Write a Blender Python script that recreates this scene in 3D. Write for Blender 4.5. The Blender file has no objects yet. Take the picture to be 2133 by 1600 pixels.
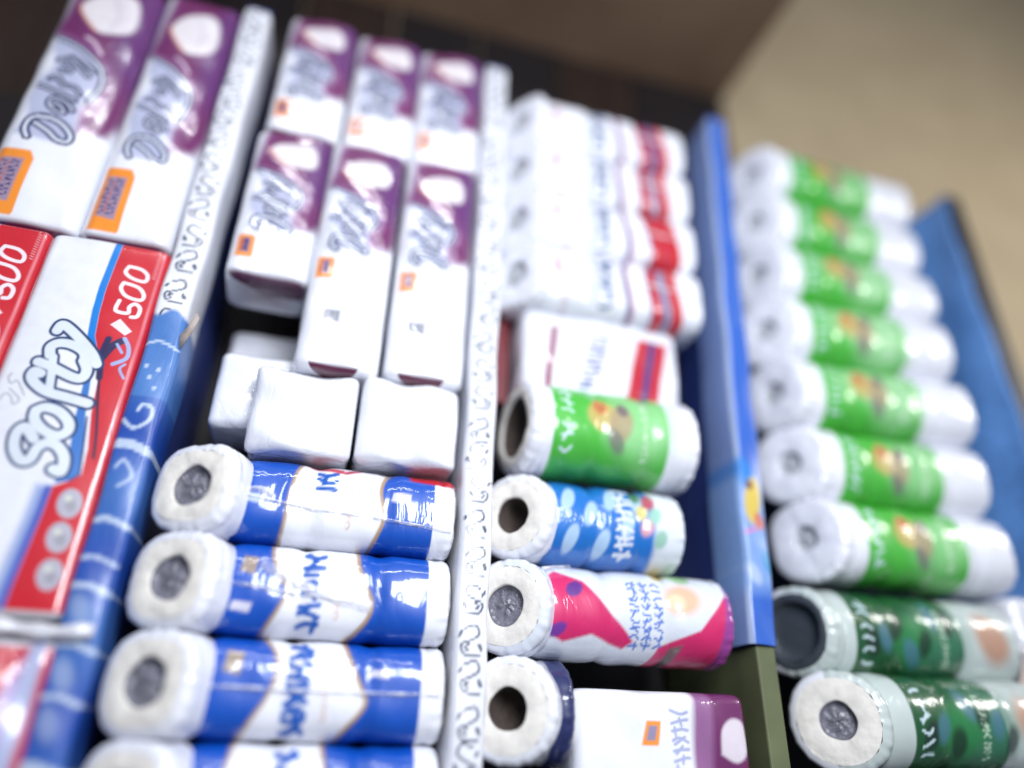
import bpy, math, random
import numpy as np
from mathutils import Matrix, Vector

# ------------------------------------------------------------------ camera, light, exposure
scene = bpy.context.scene
CAM = ((0.95891976, -0.14717875, -0.24251045), (-0.28287877, -0.43200508, -0.85635928), (0.02127215, 0.88978089, -0.45589195))
cd = bpy.data.cameras.new('camera'); cam = bpy.data.objects.new('camera', cd)
scene.collection.objects.link(cam); scene.camera = cam
m = Matrix(CAM).to_4x4(); m.translation = Vector((0, -0.95, 0)); cam.matrix_world = m
cd.sensor_width = 36; cd.lens = 24.47; cd.clip_start = 0.02; cd.clip_end = 100
cd.dof.use_dof = True; cd.dof.focus_distance = 0.97; cd.dof.aperture_fstop = 0.36
w = bpy.data.worlds.new('World'); scene.world = w; w.use_nodes = True
w.node_tree.nodes['Background'].inputs[0].default_value = (0.72, 0.80, 1.0, 1)
w.node_tree.nodes['Background'].inputs[1].default_value = 0.16

def area(name, loc, target, sx, sy, power, col):
    l = bpy.data.lights.new(name, 'AREA'); l.shape = 'RECTANGLE'; l.size = sx; l.size_y = sy; l.energy = power; l.color = col
    o = bpy.data.objects.new(name, l); scene.collection.objects.link(o); o.location = loc
    o.rotation_euler = (Vector(target) - Vector(loc)).to_track_quat('-Z', 'Y').to_euler()
area('shop_front_daylight', (0.30, -1.5, 0.66), (0.3, 0, 0.45), 0.7, 0.55, 31, (0.93, 0.96, 1.0))
area('glint_strip_lamp', (-0.1, -1.6, 2.1), (0.3, 0, 0.4), 1.4, 0.05, 14, (0.95, 0.97, 1.0))  # narrow lamp added to raise highlights on the rounded film
area('wall_fill_lamp', (3.4, -1.3, 1.5), (1.6, 0.6, 1.3), 1.0, 0.5, 34, (1.0, 0.97, 0.93))  # unseen fill lamp added to brighten the wall and right side
scene.view_settings.view_transform = 'Standard'; scene.view_settings.look = 'None'
scene.view_settings.exposure = 0.14; scene.view_settings.gamma = 1

# ------------------------------------------------------------------ helpers
C = scene.collection
def lin(c):
    c = np.asarray(c, float) / 255.0
    return np.where(c < 0.04045, c / 12.92, ((c + 0.055) / 1.055) ** 2.4) * 0.9
WHITE = lin((238, 240, 250)); NAVY = lin((32, 52, 105)); RED = lin((205, 28, 45)); BLUE = lin((0, 80, 188))
PURPLE = lin((112, 42, 100)); LILAC = lin((150, 110, 160)); ORANGE = lin((250, 150, 50)); GREEN = lin((70, 178, 60))

def thing(name, label, cat, loc=(0, 0, 0), rot=(0, 0, 0), group=None):
    o = bpy.data.objects.new(name, None); C.objects.link(o); o.location = loc; o.rotation_euler = rot
    o.empty_display_size = 0.05; o['label'] = label; o['category'] = cat
    if group: o['group'] = group
    return o
def tree(o, parent=None):
    c = o.copy(); C.objects.link(c)
    if parent: c.parent = parent
    for ch in o.children: tree(ch, c)
    return c
def dup(root, loc, label, rot=None):
    r = tree(root); r.location = loc; r['label'] = label
    if rot: r.rotation_euler = rot
    return r
def mesh_obj(name, verts, faces, mat, parent=None, col=None, smooth=True, loc=None):
    me = bpy.data.meshes.new(name); me.from_pydata([tuple(v) for v in verts], [], faces); me.update()
    if col is not None:
        a = me.color_attributes.new('print', 'FLOAT_COLOR', 'POINT')
        c4 = np.ones((len(verts), 4), np.float32); c4[:, :3] = col; a.data.foreach_set('color', c4.ravel())
    if smooth: me.polygons.foreach_set('use_smooth', [True] * len(me.polygons))
    me.materials.append(mat)
    o = bpy.data.objects.new(name, me); C.objects.link(o)
    if parent: o.parent = parent
    if loc: o.location = loc
    return o
def box(name, x0, x1, y0, y1, z0, z1, mat, parent=None, bev=0.002):
    v = [(x, y, z) for x in (x0, x1) for y in (y0, y1) for z in (z0, z1)]
    f = [(0, 1, 3, 2), (4, 6, 7, 5), (0, 4, 5, 1), (2, 3, 7, 6), (0, 2, 6, 4), (1, 5, 7, 3)]
    o = mesh_obj(name, v, f, mat, parent, smooth=False)
    if bev:
        b = o.modifiers.new('bevel', 'BEVEL'); b.width = bev; b.segments = 2
    return o

# ---- materials
def nt(name):
    m = bpy.data.materials.new(name); m.use_nodes = True
    return m, m.node_tree.nodes, m.node_tree.links, m.node_tree.nodes['Principled BSDF']
def film_mat(name, rough=0.35, coat=1.0, bump=0.5, scale=26, coat_rough=0.10, colour=None, attr=True, stretch=(1, 1, 0.35), grain=0.06):
    """printed plastic film: colour from the print attribute, wrinkled glossy coat"""
    m, n, l, p = nt(name)
    tc = n.new('ShaderNodeTexCoord'); oi = n.new('ShaderNodeObjectInfo')
    ad = n.new('ShaderNodeVectorMath'); ad.operation = 'ADD'; l.new(tc.outputs['Object'], ad.inputs[0])
    sc = n.new('ShaderNodeMath'); sc.operation = 'MULTIPLY'; sc.inputs[1].default_value = 7.3; l.new(oi.outputs['Random'], sc.inputs[0])
    l.new(sc.outputs[0], ad.inputs[1])
    mp = n.new('ShaderNodeMapping'); mp.inputs['Scale'].default_value = stretch; l.new(ad.outputs[0], mp.inputs[0])
    nz = n.new('ShaderNodeTexNoise'); nz.inputs['Scale'].default_value = scale; nz.inputs['Detail'].default_value = 3; nz.inputs['Distortion'].default_value = 1.4
    l.new(mp.outputs[0], nz.inputs['Vector'])
    rd = n.new('ShaderNodeMath'); rd.operation = 'SUBTRACT'; rd.inputs[1].default_value = 0.5; l.new(nz.outputs['Fac'], rd.inputs[0])
    ab = n.new('ShaderNodeMath'); ab.operation = 'ABSOLUTE'; l.new(rd.outputs[0], ab.inputs[0])
    pw = n.new('ShaderNodeMath'); pw.operation = 'POWER'; pw.inputs[1].default_value = 0.6; l.new(ab.outputs[0], pw.inputs[0])
    b = n.new('ShaderNodeBump'); b.inputs['Strength'].default_value = bump; b.inputs['Distance'].default_value = 0.006; l.new(pw.outputs[0], b.inputs['Height'])
    b2 = n.new('ShaderNodeBump'); b2.inputs['Strength'].default_value = bump * 0.45; b2.inputs['Distance'].default_value = 0.006; l.new(pw.outputs[0], b2.inputs['Height'])
    l.new(b.outputs[0], p.inputs['Coat Normal']); l.new(b2.outputs[0], p.inputs['Normal'])
    p.inputs['Roughness'].default_value = rough; p.inputs['Coat Weight'].default_value = coat; p.inputs['Coat Roughness'].default_value = coat_rough
    if attr:
        a = n.new('ShaderNodeVertexColor'); a.layer_name = 'print'; src = a.outputs['Color']
    else:
        a = n.new('ShaderNodeRGB'); a.outputs[0].default_value = (*colour, 1); src = a.outputs[0]
    g = n.new('ShaderNodeTexNoise'); g.inputs['Scale'].default_value = 60; g.inputs['Detail'].default_value = 4; l.new(ad.outputs[0], g.inputs['Vector'])
    mr = n.new('ShaderNodeMapRange'); mr.inputs[3].default_value = 1 - grain * 2; mr.inputs[4].default_value = 1 + grain; l.new(g.outputs['Fac'], mr.inputs[0])
    mu = n.new('ShaderNodeVectorMath'); mu.operation = 'SCALE'; l.new(src, mu.inputs[0]); l.new(mr.outputs[0], mu.inputs['Scale'])
    l.new(mu.outputs[0], p.inputs['Base Color'])
    return m
def plain_mat(name, c, c2=None, rough=0.6, scale=8, stretch=(1, 1, 1), bump=0.15, metal=0, coat=0):
    m, n, l, p = nt(name)
    tc = n.new('ShaderNodeTexCoord'); mp = n.new('ShaderNodeMapping'); mp.inputs['Scale'].default_value = stretch
    l.new(tc.outputs['Object'], mp.inputs[0])
    nz = n.new('ShaderNodeTexNoise'); nz.inputs['Scale'].default_value = scale; nz.inputs['Detail'].default_value = 6; l.new(mp.outputs[0], nz.inputs['Vector'])
    cr = n.new('ShaderNodeValToRGB'); cr.color_ramp.elements[0].position = 0.3; cr.color_ramp.elements[1].position = 0.7
    cr.color_ramp.elements[0].color = (*c, 1); cr.color_ramp.elements[1].color = (*(c2 if c2 is not None else c), 1)
    l.new(nz.outputs['Fac'], cr.inputs[0]); l.new(cr.outputs[0], p.inputs['Base Color'])
    b = n.new('ShaderNodeBump'); b.inputs['Strength'].default_value = bump; b.inputs['Distance'].default_value = 0.003
    l.new(nz.outputs['Fac'], b.inputs['Height']); l.new(b.outputs[0], p.inputs['Normal'])
    p.inputs['Roughness'].default_value = rough; p.inputs['Metallic'].default_value = metal; p.inputs['Coat Weight'].default_value = coat
    return m
M_film = film_mat('printed_film', scale=15, bump=0.42, grain=0.02, rough=0.45)
M_film_soft = film_mat('printed_film_taut', bump=0.25, scale=10, coat_rough=0.14, grain=0.02)
M_white_film = film_mat('white_crinkled_film', bump=0.6, scale=20, coat_rough=0.10, stretch=(1, 1, 0.5), grain=0.02)
M_wrap = film_mat('patterned_shelf_paper', rough=0.4, coat=0.5, bump=0.15, scale=30, coat_rough=0.25)
M_tissue = plain_mat('tissue_paper', lin((240, 236, 230)), lin((225, 221, 216)), 0.9, 90, bump=0.5)
M_core_film = film_mat('crumpled_film_over_core', bump=1.0, scale=55, attr=False, colour=lin((125, 125, 140)), coat_rough=0.12, stretch=(1, 1, 1), grain=0.3)
M_tissue_white = plain_mat('tissue_under_white_film', lin((238, 240, 250)), lin((228, 230, 242)), 0.5, 40, bump=0.4, coat=0.6)
M_core_pale = film_mat('pale_film_over_core', bump=0.8, scale=50, attr=False, colour=lin((190, 194, 202)), coat_rough=0.15, stretch=(1, 1, 1), grain=0.2)
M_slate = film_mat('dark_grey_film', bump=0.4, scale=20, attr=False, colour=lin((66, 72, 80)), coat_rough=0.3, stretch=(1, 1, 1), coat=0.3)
M_core = plain_mat('cardboard_core', lin((70, 60, 58)), lin((92, 80, 74)), 0.9, 60)
M_dark = plain_mat('dark_stained_board', lin((20, 18, 26)), lin((34, 26, 28)), 0.55, 9, (6, 6, 0.6), 0.2)
M_brown = plain_mat('brown_wood', lin((40, 30, 28)), lin((58, 44, 38)), 0.42, 7, (5, 5, 0.5), 0.25)
M_soffit = plain_mat('lit_brown_soffit', lin((108, 84, 66)), lin((138, 114, 94)), 0.45, 2.2, (1, 1, 1), 0.1)  # brown lightened to stand for light caught on the underside
M_wall = plain_mat('beige_plaster', lin((190, 172, 140)), lin((202, 184, 152)), 0.85, 5, (1, 1, 1), 0.25)
M_olive = plain_mat('olive_painted_post', lin((104, 112, 78)), lin((88, 94, 66)), 0.6, 12)
M_blue_side = film_mat('blue_shelf_paper', rough=0.4, coat=0.4, bump=0.3, scale=14, attr=False, colour=lin((104, 158, 228)), coat_rough=0.22, grain=0.3)
M_shaded_side = film_mat('shaded_blue_paper', rough=0.4, coat=0.4, bump=0.3, scale=14, attr=False, colour=lin((52, 70, 140)), coat_rough=0.3, grain=0.15)  # blue paper with the shade of the divider sides put into its colour
def clear_film():
    m, n, l, p = nt('clear_film')
    p.inputs['Base Color'].default_value = (0.95, 0.95, 1, 1); p.inputs['Roughness'].default_value = 0.12; p.inputs['Alpha'].default_value = 0.5
    p.inputs['Coat Weight'].default_value = 1; p.inputs['Coat Roughness'].default_value = 0.1
    tc = n.new('ShaderNodeTexCoord'); nz = n.new('ShaderNodeTexNoise'); nz.inputs['Scale'].default_value = 60; nz.inputs['Detail'].default_value = 3
    l.new(tc.outputs['Object'], nz.inputs['Vector'])
    b = n.new('ShaderNodeBump'); b.inputs['Strength'].default_value = 0.8; b.inputs['Distance'].default_value = 0.01; l.new(nz.outputs['Fac'], b.inputs['Height'])
    l.new(b.outputs[0], p.inputs['Normal']); l.new(b.outputs[0], p.inputs['Coat Normal'])
    mr = n.new('ShaderNodeMapRange'); mr.inputs[1].default_value = 0.35; mr.inputs[2].default_value = 0.65; mr.inputs[3].default_value = 0.15; mr.inputs[4].default_value = 0.7
    l.new(nz.outputs['Fac'], mr.inputs[0]); l.new(mr.outputs[0], p.inputs['Alpha'])
    return m
M_clear = clear_film()

# ---- printing: colours laid on dense meshes from outlines and strokes
class Ink:
    def __init__(s, x, y, base=WHITE):
        s.x = np.asarray(x, float); s.y = np.asarray(y, float); s.c = np.tile(np.asarray(base, float), (len(s.x), 1))
    def put(s, a, col):
        a = np.clip(a, 0, 1)[:, None]; s.c = s.c * (1 - a) + np.asarray(col) * a
    def seg(s, pts):
        d = np.full(len(s.x), 9.0)
        for (ax, ay), (bx, by) in zip(pts[:-1], pts[1:]):
            vx, vy = bx - ax, by - ay; L = vx * vx + vy * vy + 1e-12
            t = np.clip(((s.x - ax) * vx + (s.y - ay) * vy) / L, 0, 1)
            d = np.minimum(d, np.hypot(s.x - ax - t * vx, s.y - ay - t * vy))
        return d
    def stroke(s, pts, r, col, soft=0.0008, op=1.0):
        s.put(np.clip((r - s.seg(pts)) / soft + 0.5, 0, 1) * op, col)
    def poly(s, pts, col, soft=0.0008, op=1.0):
        ins = np.zeros(len(s.x), bool); P = list(pts)
        for (ax, ay), (bx, by) in zip(P, P[1:] + P[:1]):
            if ay == by: continue
            k = ((ay > s.y) != (by > s.y)) & (s.x < (bx - ax) * (s.y - ay) / (by - ay) + ax); ins ^= k
        d = s.seg(P + [P[0]]); d = np.where(ins, d, -d)
        s.put(np.clip(d / soft + 0.5, 0, 1) * op, col)
    def ell(s, cx, cy, rx, ry, col, rot=0.0, soft=0.12, op=1.0):
        ca, sa = math.cos(rot), math.sin(rot); X = (s.x - cx) * ca + (s.y - cy) * sa; Y = -(s.x - cx) * sa + (s.y - cy) * ca
        s.put(np.clip((1 - np.hypot(X / rx, Y / ry)) / soft + 0.5, 0, 1) * op, col)
    def band(s, x0, x1, col, soft=0.0012, op=1.0):
        s.put(np.clip(np.minimum(s.x - x0, x1 - s.x) / soft + 0.5, 0, 1) * op, col)
def smooth(pts, n=4):
    P = np.array([pts[0]] + list(pts) + [pts[-1]], float); out = []
    for i in range(1, len(P) - 2):
        for k in range(n):
            t = k / n
            out.append(tuple(0.5 * (2 * P[i] + (P[i+1] - P[i-1]) * t + (2*P[i-1] - 5*P[i] + 4*P[i+1] - P[i+2]) * t*t + (3*P[i] - P[i-1] - 3*P[i+1] + P[i+2]) * t**3)))
    return out + [tuple(pts[-1])]

# ---- film-wrapped packet (a soft box)
def packet_mesh(name, w_, h, d, paint, parent, mat, nu=60, nv=110, r=0.012, rz=0.010, bulge=0.006, seed=0, crinkle=0.0009, lean=0.0):
    rng = random.Random(seed); ph = [(rng.uniform(20, 90), rng.uniform(20, 90), rng.uniform(0, 6.3)) for _ in range(9)]
    pts = []; us = []
    L = w_ / 2 - r; D = d / 2
    for x in np.linspace(-L, L, nu): pts.append((x, -D)); us.append(x + w_ / 2)
    def arc(cx, cy, a0, u0, n=5):
        for k in range(1, n + 1):
            a = math.radians(a0 + 90 * k / n); pts.append((cx + r * math.cos(a), cy + r * math.sin(a))); us.append(u0 + r * math.radians(90) * k / n)
    arc(L, -D + r, -90, w_ - r)
    for k in range(1, 6): pts.append((w_ / 2, -D + r + (2 * D - 2 * r) * k / 6)); us.append(w_ + 0.01 + 0.01 * k)
    arc(L, D - r, 0, w_ + 0.08)
    for k in range(1, 4): pts.append((L - 2 * L * k / 4, D)); us.append(w_ + 0.1)
    n0 = len(pts)
    arc(-L, D - r, 90, 0); arc(-L, -D + r, 180, 0, 5)
    for i in range(n0, len(pts)): us[i] = -0.08 if i < n0 + 5 else -(len(pts) - i) * r * 0.314 + r
    # left side intermediate points
    ls = [( -w_ / 2, D - r - (2 * D - 2 * r) * k / 6) for k in range(1, 6)]
    pts[n0 + 5:n0 + 5] = ls; us[n0 + 5:n0 + 5] = [-0.06 + 0.01 * k for k in range(1, 6)]
    ring = np.array(pts[:-1]); us = np.array(us[:-1]); nr = len(ring)
    zs = sorted(set(list(np.linspace(rz, h - rz, nv)) + [rz * (1 - math.cos(math.radians(a))) for a in (0, 18, 36, 54, 72)] + [h - rz * (1 - math.cos(math.radians(a))) for a in (0, 18, 36, 54, 72)]))
    V = []; U = []; Zc = []
    for z in zs:
        t = max(0, 1 - z / rz, 1 - (h - z) / rz); e = rz * (1 - math.sqrt(max(0, 1 - t * t)))
        q = ring.copy(); q[:, 0] *= (w_ / 2 - e) / (w_ / 2); q[:, 1] *= (D - e) / D
        fx = np.clip(1 - (q[:, 0] / (w_ / 2)) ** 2, 0, 1); fz = 1 - (2 * z / h - 1) ** 6
        fy = np.clip(-q[:, 1] / D, 0, 1)
        b = bulge * fx * fz * (fy ** 3)
        wr = sum(math.sin(0) + crinkle * np.sin(a * q[:, 0] + b_ * z + c) for a, b_, c in ph) / 2.2
        ends = 1 + 1.6 * math.exp(-min(z, h - z) / 0.02)
        q[:, 1] -= b + wr * ends * (fy > 0.5); q[:, 0] += wr * (fy < 0.5) * np.sign(q[:, 0]) + lean * (z - h / 2)
        V.append(np.column_stack([q, np.full(nr, z)])); U.append(us); Zc.append(np.full(nr, z))
    V = np.vstack(V); U = np.concatenate(U); Zc = np.concatenate(Zc); nz_ = len(zs)
    col = paint(U, Zc)
    F = [(i * nr + j, i * nr + (j + 1) % nr, (i + 1) * nr + (j + 1) % nr, (i + 1) * nr + j) for i in range(nz_ - 1) for j in range(nr)]
    b0 = len(V); V = np.vstack([V, [(0, 0, 0.0015), (0, 0, h - 0.0015)]]); col = np.vstack([col, col[nu // 2], col[b0 - nr + nu // 2]])
    F += [(b0, (j + 1) % nr, j) for j in range(nr)] + [(b0 + 1, b0 - nr + j, b0 - nr + (j + 1) % nr) for j in range(nr)]
    return mesh_obj(name, V, F, mat, parent, col)

# ---- film-wrapped row of rolls, first roll may turn towards the shopper
def roll_row(root, L, r, paint, bend=60, seed=0, first=0.085, mat=None, ns=210, end='film', sq=2.5, core_r=0.027, turn_out=True, nroll=3, right_end=True, pale=False, dark_left=False):
    mat = mat or M_film
    a = math.radians(bend); P = []
    S0 = first; n_arc = 10; Rb = 0.035
    # path from the right end (x=L) to the left, then turning towards -y
    arc_len = a * Rb
    s_tot = L + arc_len + max(0.0, S0 - arc_len)
    ss = np.linspace(0, s_tot, ns)     # measured from left cap
    k0 = max(0.0, S0 - arc_len)
    pos = []; tan = []
    def at(s):
        if s >= k0 + arc_len: return np.array([s - k0 - arc_len, 0.0]), np.array([1.0, 0.0])
        if s >= k0:
            t = (k0 + arc_len - s) / Rb; return np.array([-Rb * math.sin(t), -Rb * (1 - math.cos(t))]), np.array([math.cos(t), math.sin(t)])
        e = np.array([-Rb * math.sin(a), -Rb * (1 - math.cos(a))]); t = np.array([math.cos(a), math.sin(a)]); return e - t * (k0 - s), t
    th = np.concatenate([np.linspace(-105, 105, 88), np.linspace(105, 255, 16)[1:-1]]); th = np.radians(th); na = len(th)
    rng = random.Random(seed); ph = [(rng.uniform(15, 80), rng.randint(1, 7), rng.uniform(0, 6.3)) for _ in range(10)]
    cs, sn = np.cos(th), np.sin(th); sf = (np.abs(cs) ** sq + np.abs(sn) ** sq) ** (-1 / sq)
    rs = 0.012
    def section(s, rr):
        p, t = at(s); f = np.array([t[1], -t[0]])
        wob = 1 + sum(0.0045 * np.sin(A * s * 1.6 + B * th + Cc) for A, B, Cc in ph) / 1.6
        o = rr * sf * wob
        return np.column_stack([p[0] + f[0] * o * cs, p[1] + f[1] * o * cs, o * sn])
    V = []; U = []; Zc = []
    for s in ss:
        e = min(s, s_tot - s); rr = r
        if e < rs: rr = r - rs + math.sqrt(max(0, rs * rs - (rs - e) ** 2))
        q = (s - (k0 + arc_len)) / max(L, 1e-6) * nroll
        rr -= 0.0035 * math.exp(-((q - round(q)) * 0.1 / 0.012) ** 2) if s > 0.03 and s < s_tot - 0.03 else 0
        pl = math.exp(-((e - 0.004) / 0.014) ** 2); rr = rr * (1 + 0.016 * pl * (np.sin(19 * th + ph[0][2]) * 0.6 + np.sin(31 * th + ph[1][2]) * 0.4)) - 0.0016 * np.exp(-((e - 0.020) / 0.004) ** 2) * (0.5 + 0.5 * np.sin(3 * th + ph[2][2]))
        sec = section(s, rr); V.append(sec); U.append(np.full(na, s - k0 - arc_len)); Zc.append(sec[:, 2] / r * np.where(np.abs(th) > math.pi / 2, 1.0, 1.0))
    V = np.vstack(V); U = np.concatenate(U); Zc = np.concatenate(Zc)
    back = np.tile(np.abs(th) > math.radians(100), ns)
    col = paint(U, Zc); col[back] = WHITE
    F = [(i * na + j, i * na + (j + 1) % na, (i + 1) * na + (j + 1) % na, (i + 1) * na + j) for i in range(ns - 1) for j in range(na)]
    body = mesh_obj('wrapper', V, F, mat, root, col)
    # ends
    def cap(s_end, sgn, kind):
        p, t = at(s_end); t = t * sgn; f = np.array([t[1], -t[0]]) * (1 if sgn > 0 else -1)
        R0 = r - rs; prof = [(R0, 0.0)] + [(R0 + (core_r * 1.04 - R0) * q / 15, 0.0020 * math.sin(math.pi * q / 16) + (0.00035 if q % 2 else -0.00035)) for q in range(1, 16)] + [(core_r, -0.004)]
        W = []; n = 40; rg = random.Random(seed + 5); pk = [rg.uniform(0, 6.3) for _ in range(6)]
        aa = np.linspace(0, 2 * math.pi, n, endpoint=False)
        for i, (rr, h) in enumerate(prof):
            g = (np.abs(np.cos(aa)) ** sq + np.abs(np.sin(aa)) ** sq) ** (-1 / sq * max(0.0, 1 - i / 9.0))
            wob = 1 + 0.02 * np.sin(3 * aa + pk[0]) + 0.015 * np.sin(5 * aa + pk[1])
            o = rr * g * (wob if i else 1)
            hh = h + (0.0007 * np.sin(5 * aa + pk[2] + i * 0.15) + 0.0004 * np.sin(11 * aa + pk[3]) if 0 < i < 16 else 0)
            W.append(np.column_stack([p[0] + f[0] * o * np.cos(aa) + t[0] * hh, p[1] + f[1] * o * np.cos(aa) + t[1] * hh, o * np.sin(aa)]))
        W = np.vstack(W); Fc = [(i * n + j, i * n + (j + 1) % n, (i + 1) * n + (j + 1) % n, (i + 1) * n + j) for i in range(len(prof) - 1) for j in range(n)]
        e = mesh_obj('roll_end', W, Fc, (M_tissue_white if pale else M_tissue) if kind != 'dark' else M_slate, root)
        # core: tube and its bottom, film crumpled over it or an open hole
        depth = {'film': 0.011, 'dark': 0.012}.get(kind, 0.05)
        K = []; n = 28; aa = np.linspace(0, 2 * math.pi, n, endpoint=False)
        pr = [(core_r * 1.0, -0.0035), (core_r * 0.97, -depth * 0.6), (core_r * 0.85, -depth), (core_r * 0.55, -depth * (0.75 if kind == 'film' else 1)), (core_r * 0.25, -depth * (0.45 if kind == 'film' else 1)), (0.0008, -depth * (0.6 if kind == 'film' else 1))]
        for i, (rr, h) in enumerate(pr):
            hh = h + (0.0016 * np.sin(4 * aa + pk[4] + 2 * i) + 0.0014 * np.sin(7 * aa + pk[5] - i) if kind == 'film' and i else 0)
            K.append(np.column_stack([p[0] + f[0] * rr * np.cos(aa) + t[0] * hh, p[1] + f[1] * rr * np.cos(aa) + t[1] * hh, rr * np.sin(aa)]))
        K = np.vstack(K); Fk = [(i * n + j, i * n + (j + 1) % n, (i + 1) * n + (j + 1) % n, (i + 1) * n + j) for i in range(len(pr) - 1) for j in range(n)]
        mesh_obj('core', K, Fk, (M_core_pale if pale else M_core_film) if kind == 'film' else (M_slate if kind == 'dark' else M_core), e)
    cap(0.0, -1, end)
    if right_end: cap(s_tot, 1, 'film')
    return at, k0 + arc_len, section
def seam(root, at, off, r, pts, width=0.0022, sq=2.5):
    """welded film seam running along a row of rolls: pts = (s, height/r)"""
    V = []; pts = smooth(pts, 6)
    for s, q in pts:
        p, t = at(s + off); f = np.array([t[1], -t[0]]); th = math.asin(max(-0.95, min(0.95, q)))
        for k, (dz, lift) in enumerate(((-width, 0.0005), (-width * 0.3, 0.0035), (width * 0.3, 0.0045), (width, 0.0005))):
            sf = (abs(math.cos(th)) ** sq + abs(math.sin(th)) ** sq) ** (-1 / sq)
            o = r * sf * math.cos(th) * 1.012 + lift
            V.append((p[0] + f[0] * o, p[1] + f[1] * o, r * sf * math.sin(th) + dz))
    n = len(pts); F = [(i * 4 + k, i * 4 + k + 1, (i + 1) * 4 + k + 1, (i + 1) * 4 + k) for i in range(n - 1) for k in range(3)]
    o = mesh_obj('film_seam', V, F, M_clear, root)
    return o

# ------------------------------------------------------------------ setting: wall, overhead shelf, shelving
wall = mesh_obj('wall', [(-3, 0.62, -1.5), (5, 0.62, -1.5), (5, 0.62, 4.0), (-3, 0.62, 4.0), (-3, 0.70, -1.5), (5, 0.70, -1.5), (5, 0.70, 4.0), (-3, 0.70, 4.0)],
                [(0, 1, 2, 3), (5, 4, 7, 6), (3, 2, 6, 7), (1, 5, 6, 2), (4, 0, 3, 7), (4, 5, 1, 0)], M_wall, smooth=False); wall['kind'] = 'structure'

oh = thing('overhead_shelf', 'dark brown wooden shelf hanging over the packets, underside coloured lighter as if lit', 'shelf', (0, 0, 1.75))
box('shelf_board', -1.6, 1.00, -0.45, 0.31, 0, 0.03, M_soffit, oh)
for k in range(12):
    x0 = -1.6 + 0.23 * k
    box('back_plank', x0 + 0.002, min(x0 + 0.228, 1.00), 0.31, 0.328, -0.85, 0.03, M_dark if k % 3 else M_brown, oh, 0.003)

unit = thing('shelving_unit', 'shelving unit with upright dividers wrapped in white and blue patterned paper', 'shelf', (0, 0, -0.2))
box('base_board', -0.9, 1.36, 0.0, 0.32, 0.0, 0.05, M_dark, unit)
box('back_panel', -0.9, 1.36, 0.306, 0.308, 0.05, 1.35, M_dark, unit)

def scroll_white(x, z, blue_below=None, w_=0.045):
    k = Ink(x, z, WHITE * 0.93); INKC = lin((64, 74, 98))
    rng = random.Random(3)
    for i in range(-1, 30):
        zc = i * 0.05 + 0.02 + rng.uniform(-0.006, 0.006); s = 1 if rng.random() < 0.5 else -1; cx = w_ / 2 + rng.uniform(-0.003, 0.003)
        k.stroke(smooth([(cx - 0.012 * s, zc - 0.018), (cx + 0.008 * s, zc - 0.016), (cx + 0.013 * s, zc - 0.004), (cx, zc + 0.002), (cx - 0.011 * s, zc + 0.010), (cx - 0.006 * s, zc + 0.021), (cx + 0.008 * s, zc + 0.017)]), 0.0016, INKC, 0.0012)
        k.stroke(smooth([(cx + 0.004 * s, zc - 0.011), (cx + 0.008 * s, zc - 0.007), (cx + 0.003 * s, zc - 0.004)]), 0.0017, INKC, 0.001)
        k.ell(cx - 0.012 * s, zc - 0.006, 0.003, 0.0055, INKC, 0.5)
        k.ell(cx + 0.014 * s, zc + 0.010, 0.0022, 0.005, INKC, -0.5)
    if blue_below:
        B1 = lin((82, 132, 200)); B2 = lin((34, 78, 172)); P = lin((205, 220, 240)); a = np.clip((blue_below - z - 0.006 * np.sin(x * 160)) / 0.006 + 0.5, 0, 1)
        t = np.clip((blue_below - z) / 0.33, 0, 1)[:, None]; t = np.where((z < 0.40 + 0.2)[:, None], 0.7 + 0.3 * np.sin(z * 37)[:, None], 0.15); 
        base = B1 * (1 - t) + B2 * t
        k.c = k.c * (1 - a[:, None]) + base * a[:, None]
        def bs(pts, r, op=0.85): 
            if True: k.stroke(pts, r, P, 0.0015, op)
        b = blue_below
        bs(smooth([(0.0, b - 0.055), (0.02, b - 0.048), (0.045, b - 0.058)]), 0.0018)
        bs(smooth([(0.004, b - 0.168), (0.02, b - 0.180), (0.036, b - 0.168), (0.036, b - 0.150), (0.024, b - 0.146), (0.020, b - 0.154)]), 0.0024)
        for q, (dx, dz) in enumerate(((0.012, 0.088), (0.028, 0.092), (0.02, 0.105), (0.03, 0.12))): k.ell(dx, b - dz, 0.003, 0.003, P, 0, 0.5, 0.7)
        for dz, r in ((0.205, 0.006), (0.305, 0.0035), (0.352, 0.0022), (0.385, 0.0035), (0.45, 0.0035), (0.505, 0.003), (0.575, 0.006), (0.655, 0.004)):
            bs(smooth([(0.0, b - dz), (0.02, b - dz + 0.003), (0.045, b - dz - 0.006)]), r, 0.8)
        bs(smooth([(0.012, b - 0.235), (0.02, b - 0.225), (0.033, b - 0.245), (0.02, b - 0.26)]), 0.0022, 0.6)
        k.band(0.006, 0.018, P, 0.004, 0.0)
        for dz in (0.41, 0.48, 0.53, 0.61): k.ell(0.02, b - dz, 0.010, 0.018, P, 0.4, 0.8, 0.35)
    return k.c
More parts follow.
